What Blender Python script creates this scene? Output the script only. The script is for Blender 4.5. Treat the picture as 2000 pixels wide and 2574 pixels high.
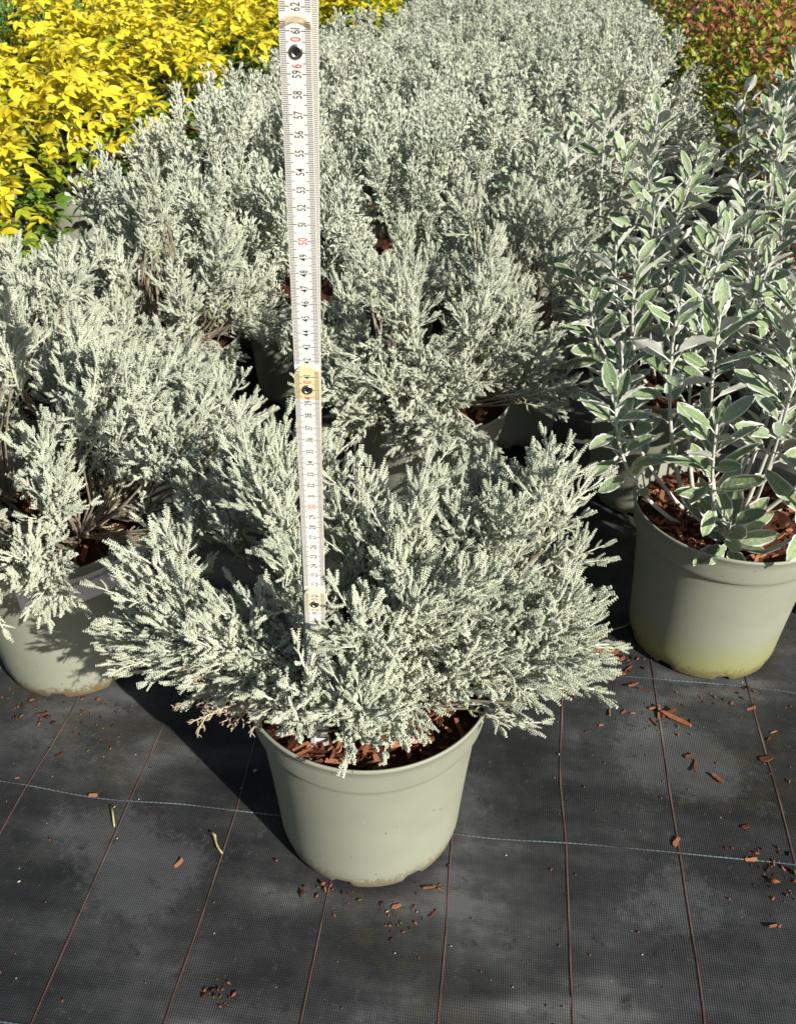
import bpy, math, random
import numpy as np
from mathutils import Matrix, Vector

# ------------------------------------------------------------------ scene, camera, light
sc = bpy.context.scene
for o in list(bpy.data.objects): bpy.data.objects.remove(o)
COL = sc.collection
RAD = math.radians
CAM_H = 0.8576
R_ = Vector((0.99993, 0.00670, 0.00960)); U_ = Vector((-0.01171, 0.57196, 0.82020)); F_ = Vector((0, 0.82026, -0.57200))
FPX = 2300.0                                   # focal length in pixels of the 2000 px wide photograph
cd = bpy.data.cameras.new('camera'); cam = bpy.data.objects.new('camera', cd); COL.objects.link(cam)
cd.sensor_fit = 'HORIZONTAL'; cd.sensor_width = 36; cd.lens = FPX / 2000 * 36
cd.clip_start = 0.02; cd.clip_end = 200
cam.matrix_world = Matrix(((R_.x, U_.x, -F_.x, 0), (R_.y, U_.y, -F_.y, 0), (R_.z, U_.z, -F_.z, CAM_H), (0, 0, 0, 1)))
cd.dof.use_dof = True; cd.dof.focus_distance = 0.84; cd.dof.aperture_fstop = cd.lens / 1.5
sc.camera = cam

SUN_EL = RAD(31); SUN_AZ = Vector((0.66, -0.75))     # towards the sun, on the ground
SUN_AZ.normalize()
w = bpy.data.worlds.new('World'); sc.world = w; w.use_nodes = True
nt = w.node_tree; nt.nodes.clear()
sky = nt.nodes.new('ShaderNodeTexSky'); sky.sky_type = 'NISHITA'; sky.sun_disc = False
sky.sun_elevation = SUN_EL; sky.sun_rotation = math.atan2(SUN_AZ.x, SUN_AZ.y)
bg = nt.nodes.new('ShaderNodeBackground'); bg.inputs[1].default_value = 0.05
wo = nt.nodes.new('ShaderNodeOutputWorld')
nt.links.new(sky.outputs[0], bg.inputs[0]); nt.links.new(bg.outputs[0], wo.inputs[0])
sd = bpy.data.lights.new('sun', 'SUN'); sun = bpy.data.objects.new('sun', sd); COL.objects.link(sun)
sd.energy = 5.0; sd.angle = RAD(0.53); sd.color = (1.0, 0.955, 0.875)
tosun = Vector((SUN_AZ.x * math.cos(SUN_EL), SUN_AZ.y * math.cos(SUN_EL), math.sin(SUN_EL)))
sun.rotation_euler = tosun.to_track_quat('Z', 'Y').to_euler()
sc.view_settings.view_transform = 'Standard'; sc.view_settings.look = 'None'
sc.view_settings.exposure = 0.52; sc.view_settings.gamma = 1.0; sc.view_settings.use_curve_mapping = False
sc.cycles.max_bounces = 4; sc.cycles.diffuse_bounces = 3; sc.cycles.glossy_bounces = 2
sc.cycles.transmission_bounces = 3; sc.cycles.transparent_max_bounces = 4

# ------------------------------------------------------------------ helpers
rng = np.random.default_rng(7)
def nrm(v):
    v = np.asarray(v, float); return v / (np.linalg.norm(v) + 1e-12)

def at(px, py, z=0.0, s=2000 / 1697.0):
    """the world point at height z seen at a position of the 1697 px wide view of the photograph"""
    d = F_ + R_ * ((px * s - 1000) / FPX) - U_ * ((py * s - 1287) / FPX)
    t = (z - CAM_H) / d.z
    return np.array((d.x * t, d.y * t, z))

class MB:
    """collects triangles as numpy arrays and links them as one mesh object"""
    def __init__(s): s.V = []; s.F = []; s.M = []; s.n = 0
    def add(s, V, F, mat=0):
        V = np.asarray(V, float); F = np.asarray(F, np.int64)
        s.V.append(V); s.F.append(F + s.n); s.M.append(np.full(len(F), mat) if np.isscalar(mat) else np.asarray(mat)); s.n += len(V)
        return s
    def arrays(s): return np.concatenate(s.V), np.concatenate(s.F), np.concatenate(s.M)
    def mesh(s, name, mats, smooth=True):
        V, F, M = s.arrays()
        me = bpy.data.meshes.new(name)
        me.vertices.add(len(V)); me.vertices.foreach_set('co', V.astype(np.float32).ravel())
        me.loops.add(3 * len(F)); me.loops.foreach_set('vertex_index', F.astype(np.int32).ravel())
        me.polygons.add(len(F)); me.polygons.foreach_set('loop_start', np.arange(0, 3 * len(F), 3, dtype=np.int32))
        me.polygons.foreach_set('material_index', M.astype(np.int32))
        me.polygons.foreach_set('use_smooth', np.full(len(F), smooth))
        for m in (mats if isinstance(mats, (list, tuple)) else [mats]): me.materials.append(m)
        me.update(calc_edges=True); me.validate()
        return me
    def build(s, name, mats, parent=None, smooth=True):
        return link(name, s.mesh(name, mats, smooth), parent)

def link(name, me, parent=None):
    o = bpy.data.objects.new(name, me); COL.objects.link(o)
    if parent is not None: o.parent = parent
    return o
def empty(name, loc=(0, 0, 0), rz=0.0):
    o = bpy.data.objects.new(name, None); COL.objects.link(o); o.location = loc; o.rotation_euler = (0, 0, rz)
    o.empty_display_size = 0.05
    return o
def tag(o, label=None, cat=None, group=None, kind=None):
    if label: o['label'] = label
    if cat: o['category'] = cat
    if group: o['group'] = group
    if kind: o['kind'] = kind
    return o
def copy_tree(o, parent=None):
    c = o.copy(); COL.objects.link(c); c.parent = parent
    for ch in o.children: copy_tree(ch, c)
    return c
def mat4(loc, X, Y, Z, s=1.0):
    return Matrix(((X[0] * s, Y[0] * s, Z[0] * s, loc[0]), (X[1] * s, Y[1] * s, Z[1] * s, loc[1]), (X[2] * s, Y[2] * s, Z[2] * s, loc[2]), (0, 0, 0, 1)))
def frame(axis, up=(0, 0, 1), twist=0.0):
    """X along axis, Z near up, turned about the axis"""
    X = nrm(axis); Z = np.asarray(up, float) - np.dot(up, X) * X
    if np.linalg.norm(Z) < 1e-4: Z = np.array((1.0, 0, 0)) - X[0] * X
    Z = nrm(Z); Y = np.cross(Z, X)
    c, s = math.cos(twist), math.sin(twist)
    return X, Y * c + Z * s, Z * c - Y * s

def tube(path, radii, k=5, caps=True):
    path = np.asarray(path, float); n = len(path)
    radii = np.full(n, radii) if np.isscalar(radii) else np.asarray(radii)
    T = np.gradient(path, axis=0); V = []
    ref = np.array((0.31, 0.2, 0.93))
    for i in range(n):
        t = nrm(T[i]); a = nrm(np.cross(t, ref) if abs(t @ ref) < .97 else np.cross(t, (1, 0, 0))); b = np.cross(t, a)
        for j in range(k):
            q = 2 * math.pi * j / k; V.append(path[i] + radii[i] * (a * math.cos(q) + b * math.sin(q)))
    F = []
    for i in range(n - 1):
        for j in range(k):
            p, q = i * k + j, i * k + (j + 1) % k
            F += [(p, q, q + k), (p, q + k, p + k)]
    if caps:
        V += [path[0], path[-1]]; c0 = n * k
        for j in range(k):
            F += [(c0, (j + 1) % k, j), (c0 + 1, (n - 1) * k + j, (n - 1) * k + (j + 1) % k)]
    return np.array(V), np.array(F)
def box(x0, x1, y0, y1, z0, z1):
    V = [(x, y, z) for z in (z0, z1) for y in (y0, y1) for x in (x0, x1)]
    F = [(0, 2, 3), (0, 3, 1), (4, 5, 7), (4, 7, 6), (0, 1, 5), (0, 5, 4), (2, 6, 7), (2, 7, 3), (0, 4, 6), (0, 6, 2), (1, 3, 7), (1, 7, 5)]
    return np.array(V, float), np.array(F)
def grid_faces(nr, nc, wrap=False):
    F = []
    for i in range(nr - 1):
        for j in range(nc if wrap else nc - 1):
            a = i * nc + j; b = i * nc + (j + 1) % nc
            F += [(a, b, b + nc), (a, b + nc, a + nc)]
    return np.array(F)
def lathe(prof, seg=96):
    a = np.linspace(0, 2 * math.pi, seg, endpoint=False)
    V = np.concatenate([np.c_[r * np.cos(a), r * np.sin(a), np.full(seg, z)] for r, z in prof])
    return V, grid_faces(len(prof), seg, True)
_tab = rng.random((64, 64))
def vnoise(x, y):
    x = np.asarray(x, float); y = np.asarray(y, float)
    xi = np.floor(x).astype(int); yi = np.floor(y).astype(int); fx = x - xi; fy = y - yi
    fx = fx * fx * (3 - 2 * fx); fy = fy * fy * (3 - 2 * fy)
    g = lambda i, j: _tab[i % 64, j % 64]
    return (g(xi, yi) * (1 - fx) + g(xi + 1, yi) * fx) * (1 - fy) + (g(xi, yi + 1) * (1 - fx) + g(xi + 1, yi + 1) * fx) * fy

# ------------------------------------------------------------------ materials
class N:
    def __init__(s, name):
        s.m = bpy.data.materials.new(name); s.m.use_nodes = True; s.t = s.m.node_tree
        s.p = s.t.nodes['Principled BSDF']; s.o = s.t.nodes['Material Output']
    def new(s, ty, **kw):
        n = s.t.nodes.new(ty)
        for k, v in kw.items(): setattr(n, k, v)
        return n
    def lk(s, a, b): s.t.links.new(a, b)
    def coord(s): return s.new('ShaderNodeTexCoord').outputs['Object']
    def noise(s, co, scale, detail=3, rough=.6):
        n = s.new('ShaderNodeTexNoise'); n.inputs['Scale'].default_value = scale; n.inputs['Detail'].default_value = detail; n.inputs['Roughness'].default_value = rough
        s.lk(co, n.inputs['Vector']); return n.outputs['Fac']
    def ramp(s, f, stops):
        n = s.new('ShaderNodeValToRGB'); e = n.color_ramp.elements
        while len(e) < len(stops): e.new(.5)
        for q, (p, c) in zip(e, stops):
            q.position = p; q.color = (*c, 1) if len(c) == 3 else c
        s.lk(f, n.inputs[0]); return n.outputs[0]
    def mix(s, f, a, b, mode='MIX'):
        n = s.new('ShaderNodeMix', data_type='RGBA', blend_type=mode)
        for i, v in ((0, f), (6, a), (7, b)):
            if hasattr(v, 'node'): s.lk(v, n.inputs[i])
            else: n.inputs[i].default_value = v if not isinstance(v, tuple) else ((*v, 1) if len(v) == 3 else v)
        return n.outputs[2]
    def math(s, op, a, b=0.0, clamp=False):
        n = s.new('ShaderNodeMath', operation=op, use_clamp=clamp)
        for i, v in ((0, a), (1, b)):
            if hasattr(v, 'node'): s.lk(v, n.inputs[i])
            else: n.inputs[i].default_value = v
        return n.outputs[0]
    def sep(s, co):
        n = s.new('ShaderNodeSeparateXYZ'); s.lk(co, n.inputs[0]); return n.outputs
    def bump(s, h, strength=.3, dist=.001):
        n = s.new('ShaderNodeBump'); n.inputs['Strength'].default_value = strength; n.inputs['Distance'].default_value = dist
        s.lk(h, n.inputs['Height']); s.lk(n.outputs[0], s.p.inputs['Normal'])
    def base(s, c):
        if hasattr(c, 'node'): s.lk(c, s.p.inputs['Base Color'])
        else: s.p.inputs['Base Color'].default_value = (*c, 1)
    def set(s, **kw):
        for k, v in kw.items(): s.p.inputs[k.replace('_', ' ')].default_value = v
    def translucent(s, col, fac):
        t = s.new('ShaderNodeBsdfTranslucent'); mx = s.new('ShaderNodeMixShader'); mx.inputs[0].default_value = fac
        if hasattr(col, 'node'): s.lk(col, t.inputs[0])
        else: t.inputs[0].default_value = (*col, 1)
        s.lk(s.p.outputs[0], mx.inputs[1]); s.lk(t.outputs[0], mx.inputs[2]); s.lk(mx.outputs[0], s.o.inputs[0])

def plain(name, col, rough=.6, var=.0, scale=40, spec=.3):
    n = N(name); n.set(Roughness=rough, Specular_IOR_Level=spec)
    if var:
        f = n.noise(n.coord(), scale); lo = tuple(c * (1 - var) for c in col); hi = tuple(min(1, c * (1 + var)) for c in col)
        n.base(n.ramp(f, [(.3, lo), (.7, hi)]))
    else: n.base(col)
    return n.m

def leafy(name, a, b, rough=.7, sheen=0.0, trans=.0, spec=.2, scale=30):
    n = N(name); n.set(Roughness=rough, Specular_IOR_Level=spec)
    inf = n.new('ShaderNodeObjectInfo').outputs['Random']
    f = n.noise(n.coord(), scale, 1)
    f = n.math('ADD', n.math('MULTIPLY', f, .75), n.math('MULTIPLY', inf, .3))
    c = n.ramp(f, [(.25, a), (.8, b)]); n.base(c)
    if sheen: n.set(Sheen_Weight=sheen, Sheen_Roughness=.5)
    if trans: n.translucent(c, trans)
    return n.m

M = {}
M['silver'] = leafy('silver_felt_leaf', (.41, .46, .35), (.68, .70, .56), .9, 0, .04, .1)
M['silver_far'] = leafy('silver_felt_foliage', (.41, .46, .355), (.68, .70, .565), .9, 0, .04, .1, scale=9)
M['silver_old'] = leafy('yellowed_silver_leaf', (.42, .46, .24), (.60, .60, .36), .85, .1, .06)
M['stem_pale'] = leafy('pale_felt_stem', (.52, .54, .42), (.68, .69, .57), .85, .1)
M['dead'] = leafy('dry_beige_leaf', (.44, .36, .25), (.70, .60, .45), .9, 0, .05)
M['wood'] = plain('grey_brown_wood', (.26, .22, .16), .9, .3, 120)
M['sage'] = None

def sage_top():
    n = N('grey_green_leaf_top'); co = n.coord(); x, y, z = n.sep(co)
    inf = n.new('ShaderNodeObjectInfo').outputs['Random']
    f = n.noise(co, 260, 4)
    c = n.ramp(n.math('ADD', n.math('MULTIPLY', f, .7), n.math('MULTIPLY', inf, .35)), [(.2, (.12, .195, .07)), (.55, (.25, .33, .16)), (.85, (.42, .48, .33))])
    ay = n.math('ABSOLUTE', y)
    rib = n.math('SUBTRACT', 1.0, n.math('MULTIPLY', ay, 1400), True)
    c = n.mix(n.math('MULTIPLY', rib, .55), c, (.50, .55, .42)); n.base(c)
    n.set(Roughness=.55, Specular_IOR_Level=.35, Sheen_Weight=.12)
    v = n.math('SINE', n.math('ADD', n.math('MULTIPLY', x, 900), n.math('MULTIPLY', ay, -700)))
    n.bump(n.math('ADD', n.math('MULTIPLY', v, .3), f), .35, .0006)
    n.translucent((.30, .42, .06), .12)
    return n.m
M['sage'] = sage_top()
M['felt'] = leafy('white_felt_underside', (.55, .57, .50), (.68, .69, .62), .9, .15, .05, scale=80)
M['felt_stem'] = leafy('grey_felt_stem', (.42, .43, .36), (.60, .60, .52), .9, .1, scale=60)
M['sage_yellow'] = leafy('yellowing_leaf', (.50, .50, .06), (.62, .52, .10), .5, 0, .2, scale=80)
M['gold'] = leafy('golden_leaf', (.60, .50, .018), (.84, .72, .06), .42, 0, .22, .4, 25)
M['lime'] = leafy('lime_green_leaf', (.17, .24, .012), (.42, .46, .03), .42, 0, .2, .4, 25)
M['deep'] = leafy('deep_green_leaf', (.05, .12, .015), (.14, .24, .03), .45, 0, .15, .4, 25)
M['gold_stem'] = plain('green_stem', (.28, .28, .06), .6)
M['red_leaf'] = leafy('reddish_leaf', (.24, .07, .035), (.46, .20, .10), .5, 0, .2, .4, 25)
M['olive_leaf'] = leafy('olive_yellow_leaf', (.22, .24, .02), (.50, .46, .05), .5, 0, .2, .4, 25)
M['fine_green'] = leafy('soft_green_needles', (.07, .17, .05), (.18, .32, .10), .7, 0, .1, scale=20)

def pot_mat(name, algae=0.0, soil=.5):
    n = N(name); co = n.coord(); x, y, z = n.sep(co)
    f = n.noise(co, 9, 4); c = n.ramp(f, [(.3, (.250, .262, .200)), (.7, (.290, .300, .232))])
    # dust film, specks of splashed soil and pale grit
    sp = n.new('ShaderNodeTexVoronoi'); sp.inputs['Scale'].default_value = 75; n.lk(co, sp.inputs['Vector'])
    r = n.noise(co, 30, 2)
    dark = n.math('MULTIPLY', n.math('LESS_THAN', sp.outputs['Distance'], .10), n.math('GREATER_THAN', r, .55))
    c = n.mix(n.math('MULTIPLY', dark, .55), c, (.10, .075, .05))
    s2 = n.new('ShaderNodeTexVoronoi'); s2.inputs['Scale'].default_value = 110; n.lk(co, s2.inputs['Vector'])
    pale = n.math('MULTIPLY', n.math('LESS_THAN', s2.outputs['Distance'], .075), n.math('LESS_THAN', r, .45))
    c = n.mix(n.math('MULTIPLY', pale, .45), c, (.58, .57, .50))
    big = n.noise(co, 22, 5, .7)
    hgt = n.math('ADD', z, n.math('MULTIPLY', n.math('SUBTRACT', big, .5), -.05))
    if algae:
        g = n.math('SUBTRACT', 1.0, n.math('DIVIDE', hgt, algae), True)
        c = n.mix(n.math('MULTIPLY', g, .9), c, (.24, .25, .055))
    d = n.math('SUBTRACT', 1.0, n.math('DIVIDE', n.math('ADD', z, n.math('MULTIPLY', n.math('SUBTRACT', n.noise(co, 160, 6, .9), .5), -.06)), .020), True)
    d = n.math('MULTIPLY', d, n.math('MULTIPLY', n.noise(co, 40, 4), 4.2), True)
    c = n.mix(n.math('MULTIPLY', d, soil), c, (.15, .115, .06))
    n.base(c); n.set(Roughness=.52, Specular_IOR_Level=.4)
    n.lk(n.ramp(n.noise(co, 45, 4), [(.3, (.42,) * 3), (.7, (.62,) * 3)]), n.p.inputs['Roughness'])
    n.bump(n.noise(co, 400, 2), .12, .0004)
    return n.m
M['pot'] = pot_mat('grey_green_pot_plastic', 0, .75)
M['pot_algae'] = pot_mat('algae_stained_pot_plastic', .075, .8)
M['pot_dirty'] = pot_mat('soil_splashed_pot_plastic', .0, 1.0)
def soil_mat():
    n = N('bark_soil'); co = n.coord()
    f = n.noise(co, 120, 5, .75); n.base(n.ramp(f, [(.3, (.018, .007, .004)), (.55, (.075, .026, .012)), (.8, (.16, .065, .03))]))
    n.set(Roughness=.9, Specular_IOR_Level=.2); n.bump(f, 1.0, .004); return n.m
M['soil'] = soil_mat()
def bark(name, a, b):
    n = N(name); co = n.coord(); mp = n.new('ShaderNodeMapping'); mp.inputs['Scale'].default_value = (120, 900, 500); n.lk(co, mp.inputs[0])
    inf = n.new('ShaderNodeObjectInfo').outputs['Random']
    f = n.noise(mp.outputs[0], 1.0, 4, .7)
    n.base(n.ramp(n.math('ADD', n.math('MULTIPLY', f, .6), n.math('MULTIPLY', inf, .45)), [(.2, a), (.9, b)]))
    n.set(Roughness=.75, Specular_IOR_Level=.3); n.bump(f, .6, .0008); return n.m
M['bark'] = bark('red_brown_bark', (.045, .015, .008), (.28, .095, .043))
M['bark_pale'] = bark('pale_split_bark', (.14, .050, .025), (.45, .19, .095))

def fabric():
    n = N('woven_ground_fabric'); co = n.coord()
    rot = n.new('ShaderNodeMapping'); rot.inputs['Rotation'].default_value = (0, 0, .1136); n.lk(co, rot.inputs[0]); x, y, z = n.sep(rot.outputs[0])
    # woven tapes: closely set ribs along the rows, crossed by a looser weft
    wob = n.math('MULTIPLY', n.noise(co, 18, 2), 2.2); wob2 = n.math('MULTIPLY', n.noise(co, 31, 3), 5.0)
    sx = n.math('SINE', n.math('ADD', n.math('MULTIPLY', x, 2 * math.pi / .0022), wob)); sy = n.math('SINE', n.math('ADD', n.math('MULTIPLY', y, 2 * math.pi / .0027), wob2))
    wv = n.math('ADD', n.math('MULTIPLY', sx, .72), n.math('MULTIPLY', n.math('MULTIPLY', sy, n.noise(co, 60, 3)), .5))
    dust = n.noise(co, 2.6, 6, .62); mid = n.noise(co, 9, 6, .72); fine = n.noise(co, 85, 6, .85)
    mp = n.new('ShaderNodeMapping'); mp.inputs['Scale'].default_value = (2.2, 11, 1); n.lk(rot.outputs[0], mp.inputs[0]); streak = n.noise(mp.outputs[0], 1.6, 5, .6)
    tone = n.math('ADD', n.math('MULTIPLY', dust, .45), n.math('ADD', n.math('MULTIPLY', mid, .25), n.math('MULTIPLY', streak, .30)))
    c = n.ramp(tone, [(.42, (.0085, .009, .0095)), (.48, (.021, .022, .023)), (.53, (.042, .043, .044)), (.58, (.095, .096, .096))])
    c = n.mix(n.math('MULTIPLY', n.math('MULTIPLY', n.math('ADD', wv, .6), .7, True), .24), c, n.mix(n.ramp(tone, [(.44, (0,) * 3), (.56, (1,) * 3)]), (.028, .029, .031), (.115, .116, .116)))
    c = n.mix(n.math('MULTIPLY', n.ramp(fine, [(.58, (0,) * 3), (.70, (1,) * 3)]), .5), c, (.10, .098, .09))
    film = n.ramp(n.math('ADD', n.math('MULTIPLY', n.noise(co, 4.3, 2, .4), .8), n.math('MULTIPLY', fine, .2)), [(.56, (0,) * 3), (.60, (1,) * 3)]); c = n.mix(n.math('MULTIPLY', film, .32), c, (.125, .130, .135))
    dk = n.ramp(n.noise(co, 38, 6, .8), [(.34, (1,) * 3), (.42, (0,) * 3)]); c = n.mix(n.math('MULTIPLY', dk, .6), c, (.008, .007, .006))
    moss = n.ramp(n.math('ADD', n.math('MULTIPLY', n.noise(co, 3.3, 4), .6), n.math('MULTIPLY', n.noise(co, 33, 6, .85), .4)), [(.53, (0,) * 3), (.63, (1,) * 3)])
    c = n.mix(n.math('MULTIPLY', moss, .5), c, (.050, .046, .018))
    n.base(c); n.set(Specular_IOR_Level=.42)
    n.lk(n.ramp(tone, [(.44, (.66,) * 3), (.56, (.42,) * 3)]), n.p.inputs['Roughness'])
    h = n.math('ADD', n.math('MULTIPLY', wv, .55), n.math('ADD', n.math('MULTIPLY', fine, 1.2), n.math('MULTIPLY', mid, 1.5)))
    n.bump(h, .55, .0007)
    return n.m
M['fabric'] = fabric()
def thread(name, a, b, per, rough=.55):
    n = N(name); co = n.coord(); x, y, z = n.sep(co)
    s_ = n.math('SINE', n.math('MULTIPLY', y, 2 * math.pi / per))
    f = n.noise(co, 3.0, 4)
    st = n.math('ADD', n.math('MULTIPLY', s_, .28), .72, True)
    yarn = n.mix(n.ramp(f, [(.42, (0,) * 3), (.6, (1,) * 3)]), a, b)  # yarn colour, fading at random to a paler tone
    n.base(n.mix(n.math('MULTIPLY', st, n.ramp(n.noise(co, 9, 4), [(.38, (.10,) * 3), (.62, (.9,) * 3)])), (.022, .018, .018), yarn)); n.set(Roughness=rough)
    return n.m
M['red_thread'] = thread('red_marker_thread', (.20, .050, .042), (.38, .27, .22), .0026)
M['blue_thread'] = thread('pale_blue_marker_thread', (.10, .16, .19), (.26, .33, .35), .0055)
M['ruler'] = plain('ruler_white', (.76, .75, .70), .45, .05, 35, .4)
M['ruler_cream'] = plain('ruler_cream', (.72, .62, .36), .45, .10, 60, .4)
M['ruler_pale'] = plain('ruler_pale_cream', (.72, .67, .50), .5, .1, 80, .4)
M['ruler_worn'] = plain('ruler_worn_edge', (.58, .47, .33), .6, .25, 220, .3)
M['ink'] = plain('black_ink', (.02, .02, .022), .6)
M['ink_tick'] = plain('grey_ink', (.05, .047, .045), .6)
M['ink_red'] = plain('red_ink', (.62, .02, .03), .6)
nn = N('rivet_metal'); nn.base((.42, .40, .37)); nn.set(Metallic=1.0, Roughness=.35); M['metal'] = nn.m
M['hole_shade'] = plain('rivet_hole_shade', (.01, .01, .01), .9)  # flat near-black disc: the shade inside the eyelet is put into its colour
M['label'] = plain('white_label', (.72, .72, .71), .4, .04, 60)
M['petal'] = plain('pink_petal', (.62, .34, .32), .6, .2, 200)
M['grit'] = plain('pale_grit', (.40, .37, .30), .8, .3, 90)
M['moss'] = plain('olive_moss', (.085, .085, .022), .9, .3, 200)
M['twig'] = plain('dry_yellow_twig', (.42, .36, .17), .8, .3, 150)

# ------------------------------------------------------------------ ground
TH = -0.1136; CU, SU = math.cos(TH), math.sin(TH)
def uv(u, v): return np.array((u * CU - v * SU, u * SU + v * CU))     # rows of the bed run along v
def gz(x, y):
    a = vnoise(x * 3.1 + 5, y * 6.0 + 2) + .5 * vnoise(x * 7 + 1, y * 17 + 8) + .22 * vnoise(x * 16 + 3, y * 55 + 4)
    fold = np.exp(-((np.asarray(y) - .435 - .03 * np.asarray(x)) / .010) ** 2) * np.exp(-((np.asarray(x) - .09) / .10) ** 2)
    return -.0062 + .0032 * a + .0035 * fold
def build_ground():
    me = MB(); xs = np.linspace(-.62, .72, 180); ys = np.linspace(.30, 1.25, 150)
    ys = np.concatenate(([.0], ys, [1.6, 2.2, 4, 9, 40, 150])); xs = np.concatenate(([-100, -10, -3, -1.2], xs, [1.2, 3, 10, 100]))
    X, Y = np.meshgrid(xs, ys); Z = gz(X, Y)
    me.add(np.c_[X.ravel(), Y.ravel(), Z.ravel()], grid_faces(len(ys), len(xs)))
    g = me.build('ground', M['fabric']); g['kind'] = 'structure'
    def strip(name, fn, L0, L1, wd, mat, wav):
        n = int((L1 - L0) / .012) + 1; t = np.linspace(L0, L1, n)
        c0 = np.array([fn(q) for q in t]); d = np.gradient(c0, axis=0); d /= np.linalg.norm(d, axis=1)[:, None]
        s_ = np.c_[d[:, 1], -d[:, 0]]; wb = ((vnoise(t * 9 + wd * 999, t * 0 + L0 * 7 + c0[0, 0] * 13) - .5) * wav)
        c1 = c0 + s_ * wb[:, None]; V = []
        for k in (-1, 0, 1):
            p = c1 + s_ * (k * wd / 2); V.append(np.c_[p, gz(p[:, 0], p[:, 1]) + .0009 + (.0004 if k == 0 else 0)])
        # local frame: y runs along the thread so that its twist shows as stripes
        V = np.stack(V, 1).reshape(-1, 3)
        o0 = V[1].copy(); ang = math.atan2(d[0, 0], d[0, 1])
        ca, sa = math.cos(ang), math.sin(ang)
        W = V - o0; L = np.c_[W[:, 0] * ca - W[:, 1] * sa, W[:, 0] * sa + W[:, 1] * ca, W[:, 2]]
        b = MB(); b.add(L, grid_faces(n, 3)); ob = b.build(name, mat, g); ob.location = o0; ob.rotation_euler = (0, 0, -ang)
    for i in range(-1, 10):
        u = -.4941 + i * .1217
        strip('red_thread', lambda t, u=u: uv(u, t), .28, 1.75, .0015, M['red_thread'], .006)
    for v in (.375, .6245, .886):
        strip('blue_thread', lambda t, v=v: uv(t, v + .004 * math.sin(t * 7)), -.75, .75, .0017, M['blue_thread'], .010)
    return g
ground = build_ground()

# ------------------------------------------------------------------ folding ruler
def glyphs():
    out = {}
    chars = sorted(set('0123456789Santolina chamaecyparissus') - {' '})
    for ch in chars:
        cu = bpy.data.curves.new('glyph', 'FONT'); cu.body = ch; cu.size = 1; cu.offset = .004; cu.resolution_u = 3
        ob = bpy.data.objects.new('glyph', cu); COL.objects.link(ob)
        dg = bpy.context.evaluated_depsgraph_get(); me = bpy.data.meshes.new_from_object(ob.evaluated_get(dg))
        me.calc_loop_triangles()
        V = np.array([v.co[:] for v in me.vertices]); F = np.array([t.vertices[:] for t in me.loop_triangles])
        out[ch] = (V, F); bpy.data.objects.remove(ob); bpy.data.curves.remove(cu); bpy.data.meshes.remove(me)
    return out
GL = glyphs()
def word(txt, h, wfac, gap=.10):
    """(V, F) of a word along +x, cap height h, centred"""
    b = MB(); x = 0
    for ch in txt:
        if ch == ' ': x += .35 * wfac * h / .7; continue
        V, F = GL[ch]; W = V.copy(); x0 = V[:, 0].min(); W[:, 0] = (V[:, 0] - x0) * wfac; ww = W[:, 0].max()
        W *= h / .7; W[:, 0] += x; b.add(W, F); x += (ww + gap * wfac) * h / .7
    V, F, _ = b.arrays(); V[:, 0] -= (V[:, 0].min() + V[:, 0].max()) / 2
    return V, F
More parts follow.
